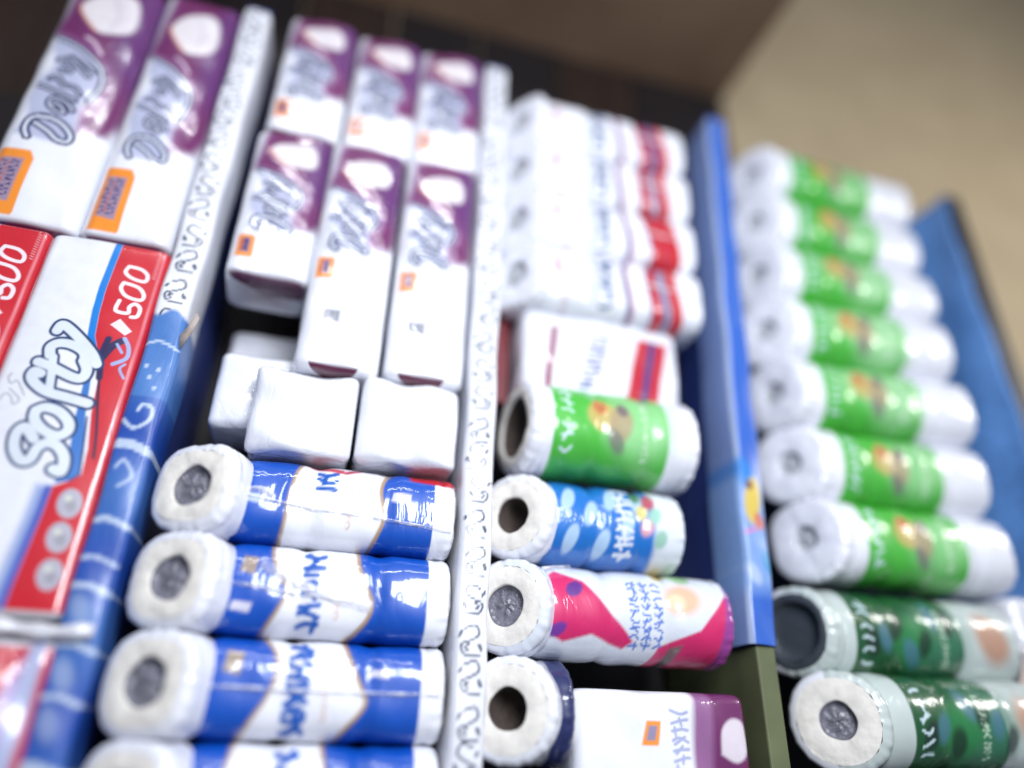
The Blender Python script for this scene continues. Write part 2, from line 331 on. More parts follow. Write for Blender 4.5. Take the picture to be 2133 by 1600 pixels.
def divider(x0, x1, ztop, paint, side_mat, label, zb=0.05, nu=26, nz_=420):
    root = box('divider', x0 + 0.003, x1 - 0.003, 0.004, 0.30, zb, ztop, side_mat, unit, 0.002); root['label'] = label
    wd = x1 - x0; prof = [(0.0, 0.06), (0.0, 0.012), (0.003, 0.003)] ; xs = np.linspace(0.006, wd - 0.006, nu)
    P = [(0.0, 0.09), (0.0, 0.010), (0.0018, 0.0035)] + [(x, 0.0 - 0.0025 * (1 - (2 * x / wd - 1) ** 2)) for x in xs] + [(wd - 0.0018, 0.0035), (wd, 0.010), (wd, 0.09)]
    zs = list(np.linspace(zb, ztop, nz_)); V = []; U = []; Z = []
    for z in zs:
        cut = max(0, z - (ztop - 0.02)) / 0.02
        for (x, y) in P:
            sh = 0.45 * (1 - math.sqrt(max(0, 1 - cut * cut)))
            V.append((x0 + wd / 2 + (x - wd / 2) * (1 - sh) + 0.0012 * math.sin(z * 31), y + 0.02 * (1 - math.sqrt(max(0, 1 - cut ** 2))) + 0.0009 * math.sin(z * 47 + x * 80) * (y < 0.02), z)); U.append(x); Z.append(z)
    n = len(P); F = [(i * n + j, i * n + j + 1, (i + 1) * n + j + 1, (i + 1) * n + j) for i in range(len(zs) - 1) for j in range(n - 1)]
    b = len(V) - n; F.append(tuple(range(b, b + n)))
    mesh_obj('paper_wrap', V, F, M_wrap, root, paint(np.array(U), np.array(Z)))
    return root
# unit origin is at z=-0.2, so local z = world z + 0.2
d1 = divider(-0.266, -0.218, 1.42, lambda x, z: scroll_white(x, z, 0.735), M_shaded_side, 'left divider, white scroll paper above and torn blue paper below')
mesh_obj('torn_paper', [(-0.222, -0.004, 0.70), (-0.214, -0.010, 0.712), (-0.205, -0.016, 0.735), (-0.2, -0.016, 0.725), (-0.207, -0.008, 0.703), (-0.219, 0.0, 0.68),
                        (-0.222, -0.002, 0.70), (-0.214, -0.008, 0.712), (-0.205, -0.014, 0.735), (-0.2, -0.014, 0.725), (-0.207, -0.006, 0.703), (-0.219, 0.002, 0.68)],
         [(0, 1, 4, 5), (1, 2, 3, 4), (11, 10, 7, 6), (10, 9, 8, 7), (0, 5, 11, 6), (5, 4, 10, 11), (4, 3, 9, 10), (3, 2, 8, 9), (2, 1, 7, 8), (1, 0, 6, 7)],
         plain_mat('torn_paper', lin((150, 135, 130)), lin((190, 180, 175)), 0.8, 60), d1)
divider(0.198, 0.246, 1.435, lambda x, z: scroll_white(x, z), M_shaded_side, 'divider in white paper with dark scroll print')
def blue_paint(x, z):
    k = Ink(x, z, lin((44, 98, 196)))
    k.band(0.0, 0.006, lin((190, 205, 225)), 0.003, 0.8)
    k.band(0.042, 0.06, lin((60, 90, 130)), 0.002, 0.7)
    for a, b in ((1.25, 0.9), (0.95, 0.7)): k.stroke([(0.037, a + 0.2), (0.03, b + 0.2)], 0.0012, lin((170, 195, 225)), 0.002, 0.6)
    # printed picture low on the strip
    t = np.clip((0.62 - z) / 0.03, 0, 1) * np.clip((z - 0.40) / 0.03, 0, 1); k.put(t * 0.9, lin((130, 165, 222)))
    k.ell(0.016, 0.60, 0.014, 0.035, lin((30, 125, 210)), 0.3, 0.4)
    k.ell(0.024, 0.56, 0.014, 0.040, lin((216, 190, 88)), -0.1, 0.3)
    k.ell(0.032, 0.525, 0.008, 0.014, lin((205, 120, 95)), 0.2, 0.5)
    k.ell(0.020, 0.585, 0.006, 0.008, lin((120, 80, 70)), 0.2, 0.5)
    k.stroke([(0.008, 0.505), (0.024, 0.512)], 0.004, lin((200, 130, 190)), 0.003, 0.8)
    k.ell(0.038, 0.46, 0.008, 0.02, lin((40, 140, 200)), 0.2, 0.6)
    k.ell(0.014, 0.44, 0.009, 0.018, lin((170, 190, 225)), 0.5, 0.6)
    return k.c
d3 = divider(0.648, 0.696, 1.46, blue_paint, M_shaded_side, 'divider wrapped in bright blue paper with a yellow picture', zb=0.335)
piv = Matrix.Translation((0.67, 0, 0.335)); d3.matrix_local = piv @ Matrix.Rotation(math.radians(3.0), 4, 'Y') @ piv.inverted()
box('post', 0.656, 0.688, 0.002, 0.29, 0.05, 0.333, M_olive, unit, 0.003)
box('side_panel', 1.350, 1.392, 0.0, 0.305, 0.05, 1.40, M_dark, unit, 0.003)
# blue paper lining of the right bin, creased
V = []; nn = 30
for i in range(nn + 1):
    for j in range(60 + 1):
        y = 0.0 + 0.30 * i / nn; z = 0.30 + 1.10 * j / 60
        V.append((1.342 + 0.004 * math.sin(y * 40 + z * 9) + 0.003 * math.sin(z * 33 - y * 20), y, z))
F = [(i * 61 + j, (i + 1) * 61 + j, (i + 1) * 61 + j + 1, i * 61 + j + 1) for i in range(nn) for j in range(60)]
lining = mesh_obj('blue_lining', V, F, M_blue_side, unit)
sm = lining.modifiers.new('thickness', 'SOLIDIFY'); sm.thickness = 0.001

# ------------------------------------------------------------------ napkin packets, purple and white
D1 = [(0.2694, 0.2825), (0.2113, 0.3146), (0.2272, 0.3537), (0.3505, 0.3649), (0.5171, 0.3511), (0.6462, 0.3151), (0.6352, 0.2892), (0.5333, 0.2929), (0.4341, 0.3154), (0.2803, 0.3395)]
E1 = [(0.3584, 0.4141), (0.4316, 0.4176), (0.505, 0.3918), (0.463, 0.388), (0.3508, 0.4069), (0.3252, 0.4307), (0.3717, 0.445), (0.5061, 0.4279), (0.5695, 0.4042)]
L1 = [(0.1104, 0.4867), (0.228, 0.478), (0.4012, 0.4611), (0.5506, 0.4453)]
S1 = [(0.2371, 0.5127), (0.308, 0.5198), (0.3975, 0.4945), (0.5003, 0.4942), (0.579, 0.4714)]
E2 = [(0.3069, 0.5507), (0.3814, 0.5478), (0.39, 0.5626), (0.2846, 0.587), (0.2385, 0.5929), (0.3291, 0.6058), (0.474, 0.5746), (0.5824, 0.547)]
Y1 = [(0.3516, 0.6153), (0.4658, 0.5986), (0.6223, 0.572)]
Y2 = [(0.063, 0.6898), (0.2038, 0.6794), (0.3916, 0.6556), (0.5776, 0.6172), (0.6891, 0.5787), (0.7303, 0.5199), (0.6729, 0.4567)]
SWO = [(0.404, 0.7086), (0.5057, 0.6898), (0.6084, 0.6529)]
FLOW = [(0.2123, 0.8402), (0.2554, 0.8061), (0.4522, 0.7439), (0.6366, 0.7452), (0.8133, 0.7761), (0.8181, 0.8668), (0.7297, 0.9252), (0.5496, 0.9283), (0.3148, 0.9002)]
PUR = [(0.1, 1.02), (0.05, 0.86), (-0.02, 0.73), (-0.02, 0.70), (0.1101, 0.6913), (0.3916, 0.6556), (0.6585, 0.5933), (0.7303, 0.479), (0.6121, 0.4081), (0.6645, 0.33), (0.85, 0.335), (1.05, 0.42), (1.1, 0.7), (1.1, 1.02)]
def napkin_paint(W, H, z_lo=0.0, tag=1.0):
    HH = H - z_lo
    def f(u, z):
        # work in a frame whose units are packet widths; heights scaled to keep strokes even
        x = u; y = z
        T = lambda P: [(a * W, z_lo + b * HH) for a, b in P]
        k = Ink(x, y, WHITE)
        pp = np.array(T(PUR)); 
        k.poly(T(PUR), lin((140, 84, 140)), 0.018)
        k.poly(T([(a + (0.10 if a < 0.9 else 0), b + 0.012) for a, b in PUR]), PURPLE, 0.016)
        k.ell(0.98 * W, z_lo + 0.80 * HH, 0.30 * W, 0.26 * HH, lin((98, 52, 118)), 0.0, 0.5, 0.8)
        k.poly(smooth(T(FLOW) + T(FLOW[:1]), 3), lin((232, 226, 232)), 0.006)
        k.stroke(smooth(T(FLOW[:3])), 0.0014, lin((235, 140, 80)), 0.003)
        k.stroke(smooth(T([(0.60, 0.76), (0.62, 0.84), (0.50, 0.92)])), 0.0020, lin((205, 196, 210)), 0.006, 0.8)
        k.stroke(smooth(T([(0.45, 0.80), (0.60, 0.80), (0.74, 0.84)])), 0.0016, lin((210, 200, 214)), 0.006, 0.8)
        S = W / 0.148
        blob = T([(0.12, 0.29), (0.18, 0.36), (0.08, 0.48), (0.22, 0.56), (0.1, 0.68), (0.35, 0.66), (0.62, 0.60), (0.70, 0.52), (0.62, 0.45), (0.66, 0.33), (0.60, 0.28)])
        k.poly(smooth(blob), lin((178, 184, 218)), 0.010, 0.85)
        strokes = [(D1, 5.2), (E1, 4.0), (L1, 4.0), (S1, 3.8), (E2, 3.8), (Y1, 3.6), (Y2, 4.4)]
        for P, r in strokes: k.stroke(smooth(T(P)), (r + 1.7) * 1e-3 * S, lin((16, 20, 88)), 0.0014)
        for P, r in strokes: k.stroke(smooth(T(P)), (r - 2.6) * 1e-3 * S, lin((222, 230, 246)), 0.0012)
        k.stroke(smooth(T(SWO)), 0.0028 * S, lin((222, 196, 222)), 0.003)
        # small line of print beside the word
        for q in range(7): k.stroke(T([(0.72 + 0.02 * (q % 2), 0.46 + 0.017 * q), (0.82, 0.455 + 0.017 * q)]), 0.0007, lin((190, 160, 196)), 0.001, 0.7)
        # orange tag
        T0 = T; T = (lambda P: T0([(0.02 + a * tag, 0.235 - (0.235 - b) * tag) for a, b in P])) if tag < 1 else T0
        tg = T([(0.02, 0.02), (0.02, 0.20), (0.05, 0.235), (0.37, 0.235), (0.42, 0.21), (0.42, 0.03), (0.40, 0.02)])
        k.poly(tg, ORANGE, 0.0012)
        k.poly(T([(0.10, 0.07), (0.10, 0.205), (0.34, 0.205), (0.34, 0.06)]), lin((150, 140, 172)), 0.002, 0.9)
        for c_ in (0.155, 0.27):
            for q in range(8):
                z0 = 0.078 + q * 0.0155
                k.stroke(T([(c_ - 0.035, z0), (c_ + 0.035, z0 + 0.004), (c_ + 0.03 * (-1) ** q, z0 + 0.010)]), 0.0011, lin((66, 60, 120)), 0.0010)
        for q in range(6): k.stroke(T([(0.213, 0.085 + q * 0.019), (0.213, 0.093 + q * 0.019)]), 0.0013, lin((190, 80, 60)), 0.001, 0.8)
        if z_lo > 0.02:
            k.poly([(0.03, z_lo - 0.045), (0.03, z_lo - 0.025), (0.056, z_lo - 0.025), (0.056, z_lo - 0.045)], lin((170, 172, 186)), 0.001)
            for q in range(9): k.stroke([(0.032 + q * 0.0026, z_lo - 0.044), (0.032 + q * 0.0026, z_lo - 0.026)], 0.0005, lin((90, 92, 110)), 0.0006)
            for q in range(5): k.stroke([(0.072, z_lo - 0.012 - 0.006 * q), (0.086 + 0.004 * (q % 2), z_lo - 0.013 - 0.006 * q)], 0.0011, lin((150, 160, 205)), 0.001, 0.8)
            k.stroke([(0.094, z_lo - 0.018), (0.094, z_lo - 0.04)], 0.0012, lin((220, 150, 160)), 0.002, 0.7)
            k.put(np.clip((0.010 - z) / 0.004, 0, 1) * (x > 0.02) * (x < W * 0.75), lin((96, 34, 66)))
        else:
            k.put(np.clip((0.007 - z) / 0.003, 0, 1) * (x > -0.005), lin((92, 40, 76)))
        k.put(((x < -0.03) | (x > W + 0.03)) * 1.0, WHITE)
        return k.c
    return f
GA = 'tall purple and white napkin packets on the left'
n1 = thing('napkin_packet', 'tall purple and white napkin packet cut by the left edge of the photo', 'napkin packet', (-0.472, 0.062, 0.645), group=GA)
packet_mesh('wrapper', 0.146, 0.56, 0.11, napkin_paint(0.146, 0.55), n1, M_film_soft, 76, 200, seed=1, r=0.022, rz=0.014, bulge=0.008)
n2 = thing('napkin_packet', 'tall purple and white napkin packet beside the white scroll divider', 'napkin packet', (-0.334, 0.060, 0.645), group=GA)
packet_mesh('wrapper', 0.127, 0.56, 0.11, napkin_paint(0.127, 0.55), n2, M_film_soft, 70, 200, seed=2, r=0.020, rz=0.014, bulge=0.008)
GB = 'short purple and white napkin packets in the second bin'
b1 = thing('napkin_packet', 'short purple napkin packet, left one of the top row beside the dark gap', 'napkin packet', (-0.121, 0.060, 0.930), group=GB)
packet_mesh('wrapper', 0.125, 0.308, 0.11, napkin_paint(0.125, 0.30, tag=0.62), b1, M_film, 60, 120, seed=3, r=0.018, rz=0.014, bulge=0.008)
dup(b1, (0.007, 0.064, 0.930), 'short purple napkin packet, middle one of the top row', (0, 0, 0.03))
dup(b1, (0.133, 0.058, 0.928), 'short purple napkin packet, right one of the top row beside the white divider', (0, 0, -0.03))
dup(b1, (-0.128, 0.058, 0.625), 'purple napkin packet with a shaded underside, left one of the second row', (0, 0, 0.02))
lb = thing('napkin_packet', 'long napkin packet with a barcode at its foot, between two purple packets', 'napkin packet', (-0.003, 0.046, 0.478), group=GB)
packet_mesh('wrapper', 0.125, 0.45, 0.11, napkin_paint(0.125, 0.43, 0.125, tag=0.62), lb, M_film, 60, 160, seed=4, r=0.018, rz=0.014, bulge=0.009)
dup(lb, (0.129, 0.052, 0.484), 'long napkin packet with a barcode at its foot, against the white scroll divider', (0, 0, -0.02))

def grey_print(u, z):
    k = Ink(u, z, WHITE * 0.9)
    k.put(((z < 0.062) & (z > 0.056)) * 0.6, lin((120, 115, 125)))
    return k.c
def blank(u, z):
    k = Ink(u, z, WHITE); return k.c
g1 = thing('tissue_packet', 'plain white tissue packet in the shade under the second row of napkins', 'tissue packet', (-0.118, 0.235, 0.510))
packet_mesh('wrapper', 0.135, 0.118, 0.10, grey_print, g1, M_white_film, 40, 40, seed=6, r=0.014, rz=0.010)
GW = 'plain white tissue packets above the blue rolls'
w1 = thing('tissue_packet', 'plain white tissue packet set back, leftmost above the blue rolls', 'tissue packet', (-0.112, 0.102, 0.395), group=GW)
packet_mesh('wrapper', 0.118, 0.122, 0.10, blank, w1, M_white_film, 40, 44, seed=7, r=0.012, rz=0.010, crinkle=0.0020)
w2 = thing('tissue_packet', 'plain white square tissue packet, middle one above the blue rolls', 'tissue packet', (-0.038, 0.05, 0.348), group=GW)
packet_mesh('wrapper', 0.145, 0.128, 0.10, blank, w2, M_white_film, 40, 44, seed=8, r=0.012, rz=0.010, crinkle=0.0020)
w3 = thing('tissue_packet', 'plain white tissue packet, right one against the scroll divider', 'tissue packet', (0.113, 0.05, 0.350), group=GW)
packet_mesh('wrapper', 0.148, 0.132, 0.10, blank, w3, M_white_film, 40, 44, seed=9, r=0.012, rz=0.010, crinkle=0.0020)

# ------------------------------------------------------------------ tissue boxes with red band and lettering
SOFT = dict(
 S=[(0.0691, 0.212), (0.0553, 0.2259), (0.0483, 0.217), (0.0515, 0.1979), (0.0627, 0.1835), (0.0729, 0.1848), (0.0764, 0.2), (0.0848, 0.2083), (0.0981, 0.2055), (0.1091, 0.1914), (0.1104, 0.1736), (0.1012, 0.1757)],
 O=[(0.0605, 0.25), (0.07, 0.2557), (0.0868, 0.2519), (0.1008, 0.2391), (0.1025, 0.2267), (0.0926, 0.2191), (0.0756, 0.225), (0.0625, 0.2377), (0.0605, 0.25)],
 F=[(0.1147, 0.2686), (0.0897, 0.2729), (0.0649, 0.2772), (0.049, 0.2866), (0.041, 0.2963), (0.0424, 0.3041), (0.0504, 0.3017)],
 CB=[(0.0672, 0.2767), (0.0634, 0.3002), (0.0578, 0.3277)],
 T=[(0.0426, 0.3183), (0.0605, 0.3129), (0.0875, 0.3024), (0.0992, 0.3034), (0.1011, 0.3161), (0.094, 0.3284)],
 Y1=[(0.0534, 0.3298), (0.0507, 0.3419), (0.0592, 0.3494), (0.0745, 0.3493), (0.0905, 0.3414), (0.0955, 0.3286)],
 Y2=[(0.051, 0.3676), (0.0544, 0.3773), (0.065, 0.3724), (0.0849, 0.3562), (0.1018, 0.3395), (0.1099, 0.3263)])
def tissue_paint(u, z):
    k = Ink(u, z, WHITE)
    redside = [(0.0927, 0.54), (0.0919, 0.4917), (0.0913, 0.4452), (0.0931, 0.4051), (0.0978, 0.367), (0.104, 0.3519), (0.118, 0.30), (0.1225, 0.2538), (0.131, 0.208), (0.133, 0.173), (0.1228, 0.1638), (0.1072, 0.1544), (0.1058, 0.1178), (0.1026, 0.0766), (0.0995, 0.0373), (0.0965, -0.02)]
    # blue fringe then red field
    k.poly([(a - 0.0095, b) for a, b in redside[:6]] + [(a, b) for a, b in redside[:6]][::-1], lin((20, 130, 220)), 0.0015)
    k.poly([(a - 0.018, b) for a, b in redside[11:]] + [(a, b) for a, b in redside[11:]][::-1], lin((150, 170, 220)), 0.010)
    k.poly([(a - 0.008, b) for a, b in redside[11:]] + [(a, b) for a, b in redside[11:]][::-1], lin((70, 90, 190)), 0.004)
    k.poly(redside + [(0.162, -0.02), (0.162, 0.54)], RED, 0.0012)
    k.poly([(0.1016, 0.3525), (0.1097, 0.3021), (0.1164, 0.2538), (0.126, 0.208), (0.1311, 0.173), (0.1228, 0.1638), (0.1074, 0.1576), (0.1135, 0.1933), (0.1065, 0.2387), (0.1027, 0.2938)], lin((60, 120, 200)), 0.001)
    k.stroke([(0.1228, 0.1638), (0.1311, 0.173), (0.126, 0.208), (0.119, 0.25)], 0.0012, NAVY, 0.001)
    sw = smooth([(0.1147, 0.3664), (0.1128, 0.3394), (0.1204, 0.2967), (0.1277, 0.2624), (0.1357, 0.226), (0.1401, 0.1967)])
    k.stroke(sw, 0.0017, lin((48, 28, 66)), 0.001); k.stroke(sw[:8], 0.0042, lin((44, 36, 84)), 0.0015)
    k.stroke(smooth([(0.130, 0.366), (0.121, 0.355), (0.113, 0.335)]), 0.0052, lin((44, 36, 84)), 0.0015)
    for n_, P in SOFT.items(): k.stroke(smooth(P), 0.0098 if n_ != 'CB' else 0.008, lin((34, 62, 110)), 0.0012)
    for n_, P in SOFT.items(): k.stroke(smooth(P), 0.0062 if n_ != 'CB' else 0.0048, lin((226, 234, 246)), 0.0012)
    for P in ([(0.112, 0.4292), (0.1113, 0.4126), (0.1269, 0.412), (0.1264, 0.422), (0.1326, 0.4284), (0.14, 0.4223), (0.1392, 0.4095), (0.1321, 0.4068)],
              [(0.1101, 0.4598), (0.1298, 0.4562), (0.1394, 0.4453), (0.1368, 0.4357), (0.1185, 0.4382), (0.1089, 0.4491), (0.1101, 0.4598)],
              [(0.1098, 0.4889), (0.1263, 0.4873), (0.1364, 0.4789), (0.135, 0.4679), (0.1186, 0.4696), (0.1076, 0.4777), (0.1098, 0.4889)]):
        k.stroke(smooth(P), 0.0026, lin((244, 232, 240)), 0.001)
    k.poly([(0.1201, 0.4006), (0.1386, 0.3845), (0.1321, 0.376), (0.1107, 0.3889)], lin((246, 222, 236)), 0.001)
    for P, r in (([(0.1332, 0.3713), (0.1412, 0.3584), (0.1424, 0.3419), (0.1286, 0.3301)], 0.0026), ([(0.1265, 0.3604), (0.1351, 0.3489)], 0.0018), ([(0.1429, 0.3326), (0.1383, 0.3248), (0.1461, 0.3123)], 0.0016)):
        k.stroke(smooth(P), r, lin((160, 175, 225)), 0.001)
    for q in range(12): k.stroke([(0.143, 0.523 - 0.0042 * q), (0.147, 0.5215 - 0.0042 * q)], 0.0006, lin((240, 190, 200)), 0.0008, 0.8)
    k.band(0.1495, 0.1515, lin((225, 150, 165)), 0.001, 0.6)
    for P in ([(0.0179, 0.298), (0.0154, 0.292), (0.0209, 0.2837), (0.0267, 0.2884), (0.0334, 0.2803), (0.0412, 0.2688)], [(0.0156, 0.2594), (0.0183, 0.2688), (0.0262, 0.2664), (0.0326, 0.2549), (0.0373, 0.2628), (0.0216, 0.2766)]):
        k.stroke(smooth(P), 0.0007, lin((130, 138, 150)), 0.0014)
    for cx, cz in ((0.1306, 0.1355), (0.1308, 0.0937), (0.1330, 0.050)):
        k.ell(cx, cz, 0.0135, 0.0185, lin((182, 180, 196)), 0.15, 0.1); k.ell(cx + 0.002, cz - 0.003, 0.006, 0.008, lin((150, 150, 160)), 0.4, 0.5, 0.7)
        k.ell(cx - 0.003, cz + 0.006, 0.004, 0.004, lin((222, 226, 210)), 0, 0.6, 0.8)
    k.put(np.clip((0.010 - z) / 0.004, 0, 1), lin((222, 226, 232)))
    k.put(((u < -0.02)) * 1.0, WHITE)
    return k.c
GS = 'tall tissue packets with red band and 500 print'
s1 = thing('tissue_packet', 'white tissue packet with red 500 band, cut by the left edge', 'tissue packet', (-0.503, 0.054, 0.112), group=GS)
packet_mesh('wrapper', 0.158, 0.53, 0.10, tissue_paint, s1, film_mat('glossy_printed_sleeve', bump=0.12, scale=9, coat_rough=0.12), 150, 460, seed=11, r=0.010, rz=0.010, bulge=0.006, crinkle=0.0004)
dup(s1, (-0.3435, 0.052, 0.112), 'white tissue packet with red 500 band beside the blue divider paper')

def low_red(u, z):
    k = Ink(u, z, lin((190, 40, 60)))
    H = 0.29
    k.put(np.clip((z - (H - 0.010)) / 0.004, 0, 1), WHITE)
    k.ell(0.10, H - 0.065, 0.06, 0.022, lin((238, 236, 246)), -0.7, 0.4); k.ell(0.13, H - 0.14, 0.045, 0.022, lin((225, 190, 215)), -0.8, 0.5)
    k.ell(0.17, H - 0.11, 0.018, 0.09, lin((180, 165, 215)), -0.1, 0.5); k.ell(0.04, H - 0.13, 0.05, 0.03, lin((120, 80, 140)), 0.4, 0.6, 0.7)
    k.band(0.175, 0.19, lin((180, 190, 225)), 0.003)
    return k.c
s3 = thing('tissue_packet', 'crinkled red tissue packet in shiny film at the lower left corner', 'tissue packet', (-0.358, 0.045, -0.200))
packet_mesh('wrapper', 0.20, 0.292, 0.10, low_red, s3, M_white_film, 70, 100, seed=12, r=0.014, rz=0.012, bulge=0.010, crinkle=0.0018)
# rolled film edge between the two
tube = []
for i in range(40):
    x = -0.46 + 0.235 * i / 39; rr = 0.0085 + 0.0015 * math.sin(i * 0.9)
    for k_ in range(10):
        a = 2 * math.pi * k_ / 10; tube.append((x - (-0.34), 0.0 + rr * math.cos(a) + 0.002 * math.sin(i * 0.5), rr * math.sin(a) + 0.002 * math.sin(i * 0.35)))
F = [(i * 10 + k_, i * 10 + (k_ + 1) % 10, (i + 1) * 10 + (k_ + 1) % 10, (i + 1) * 10 + k_) for i in range(39) for k_ in range(10)] + [tuple(range(10)), tuple(range(390, 400))][:2]
fr = mesh_obj('film_roll_edge', tube, F, M_white_film, s3, np.tile(WHITE * 0.85, (400, 1)), loc=(0.018, -0.052, 0.300))

# ------------------------------------------------------------------ blue and white roll packs, second bin
GLYPH = {'R': [[(0, 0), (0, 1)], [(0, 1), (.7, .85), (.6, .55), (0, .5)], [(.3, .5), (.8, 0)]], 'E': [[(0, 0), (0, 1)], [(0, 1), (.8, 1)], [(0, .5), (.6, .5)], [(0, 0), (.8, 0)]],
 'S': [[(.8, .9), (.3, 1), (0, .75), (.75, .3), (.5, 0), (0, .1)]], 'H': [[(0, 0), (0, 1)], [(.8, 0), (.8, 1)], [(0, .5), (.8, .5)]], 'A': [[(0, 0), (.4, 1), (.8, 0)], [(.2, .4), (.6, .4)]],
 'N': [[(0, 0), (0, 1), (.8, 0), (.8, 1)]], 'I': [[(.3, 0), (.3, 1)]], 'C': [[(.8, .9), (.3, 1), (0, .5), (.3, 0), (.8, .1)]], 'O': [[(.4, 1), (0, .5), (.4, 0), (.8, .5), (.4, 1)]], 'T': [[(0, 1), (.8, 1)], [(.4, 0), (.4, 1)]], 'K': [[(0, 0), (0, 1)], [(.7, 1), (0, .45), (.8, 0)]], 'M': [[(0, 0), (0, 1), (.4, .3), (.8, 1), (.8, 0)]],
 'D': [[(0, 0), (0, 1), (.6, .85), (.8, .5), (.6, .15), (0, 0)]], 'U': [[(0, 1), (.05, .2), (.4, 0), (.75, .2), (.8, 1)]], 'L': [[(0, 1), (0, 0), (.8, 0)]]}
def vtext(k, word, x, z0, z1, size, col, r, slant=0.0):
    """capitals set bottom to top"""
    n = len(word); st = (z1 - z0) / n
    for i, ch in enumerate(word):
        for P in GLYPH.get(ch, []):
            k.stroke([(x + slant * (i * st) - q * size + size / 2, z0 + (i + p * 0.78) * st) for p, q in P], r, col, 0.0014)
def marks_col(k, x, z0, z1, size, n, col, r, seed=0, lean=0.0):
    """a column of small unreadable printed marks"""
    g = random.Random(seed * 31 + n); st = (z1 - z0) / n
    for i in range(n):
        c = z0 + (i + 0.5) * st; xx = x + lean * i
        P = [(xx - size / 2, c + g.uniform(-.3, .3) * st), (xx + g.uniform(-.2, .2) * size, c + g.uniform(-.35, .35) * st), (xx + size / 2, c + g.uniform(-.3, .3) * st)]
        k.stroke(smooth(P), r, col, 0.0014)
        if g.random() < 0.6: k.stroke([(xx + g.uniform(-.4, .4) * size, c - st * .4), (xx + g.uniform(-.4, .4) * size, c + st * .4)], r, col, 0.0014)
def blue_row(left, right, word, marks, red=False):
    R_ = 0.058
    def f(s, q):
        z = q * R_; k = Ink(s, z, WHITE)
        GOLD = lin((176, 146, 110))
        A = smooth([(a + 0.020, b * R_) for a, b in left]); B = smooth([(a, b * R_) for a, b in right])
        LB = -0.006 + 0.0
        k.poly([(LB, 0.08)] + A + [(LB, -0.08)], BLUE, 0.0014); k.poly([(0.262, 0.08)] + B + [(0.262, -0.08)], BLUE, 0.0014)
        k.stroke(A, 0.0022, GOLD, 0.003); k.stroke(B, 0.0026, GOLD, 0.003)
        marks_col(k, 0.112, *{'SAN': (0.012, 0.046), 'OITA': (-0.05, 0.046), 'KCHUN': (-0.05, 0.05), 'RES': (-0.05, 0.05)}[word], 0.024, {'SAN': 3, 'OITA': 8, 'KCHUN': 10, 'RES': 8}[word], lin((20, 92, 188)), 0.0032, len(word))
        marks_col(k, 0.146, -0.036, 0.03, 0.006, 9, lin((215, 180, 165)), 0.0007)
        for mx, mq, w_, h, c in marks: k.poly([(mx - w_, mq * R_ - h * 0.7), (mx - w_ * 0.8, mq * R_ + h), (mx + w_, mq * R_ + h * 0.8), (mx + w_ * 0.8, mq * R_ - h)], c, 0.0016)
        if red: k.poly([(0.226, 0.75 * R_), (0.226, 1.2 * R_), (0.295, 1.2 * R_), (0.290, 0.66 * R_)], lin((190, 24, 42)), 0.002); k.stroke([(0.09, 0.052), (0.13, 0.046)], 0.004, lin((200, 50, 70)), 0.003); k.stroke([(0.135, 0.044), (0.155, 0.052)], 0.003, lin((190, 60, 90)), 0.003)
        return k.c
    return f
PK = lin((216, 214, 232)); GD = lin((150, 132, 118))
rows = [
 (0.284, [(0.060, 1.05), (0.050, 0.6), (0.045, 0.0), (0.044, -0.5), (0.040, -1.05)], [(0.205, 1.05), (0.190, 0.7), (0.186, 0.3), (0.194, -0.2), (0.186, -0.7), (0.176, -1.05)], 'SAN', [(0.215, 0.25, 0.014, 0.008, PK), (0.02, -0.1, 0.014, 0.006, lin((190, 205, 235)))], True,
  'blue and white roll pack, topmost of the stack under the plain white packets'),
 (0.167, [(0.036, 1.05), (0.040, 0.6), (0.052, 0.2), (0.062, -0.1), (0.050, -0.6), (0.034, -1.05)], [(0.166, 1.05), (0.168, 0.6), (0.178, 0.2), (0.190, -0.2), (0.184, -0.6), (0.160, -1.05)], 'OITA', [(0.03, -0.45, 0.013, 0.006, PK), (0.032, 0.42, 0.010, 0.012, GD), (0.235, 0.1, 0.012, 0.004, lin((90, 120, 205)))], False,
  'blue and white roll pack with a slanting film fold, second of the stack'),
 (0.050, [(0.040, 1.05), (0.060, 0.7), (0.066, 0.3), (0.058, -0.2), (0.044, -0.6), (0.030, -1.05)], [(0.160, 1.05), (0.174, 0.5), (0.190, 0.0), (0.194, -0.3), (0.170, -0.8), (0.160, -1.05)], 'KCHUN', [(0.210, 0.35, 0.014, 0.005, PK), (0.035, 0.45, 0.011, 0.014, GD)], False,
  'blue and white roll pack with a straight bright film seam, third of the stack'),
 (-0.067, [(0.030, 1.05), (0.028, 0.5), (0.04, 0), (0.03, -1)], [(0.150, 1.05), (0.156, 0.5), (0.17, 0), (0.16, -1)], 'RES', [(0.21, 0.2, 0.012, 0.006, PK)], False,
  'blue and white roll pack cut by the bottom edge, lowest of the stack')]
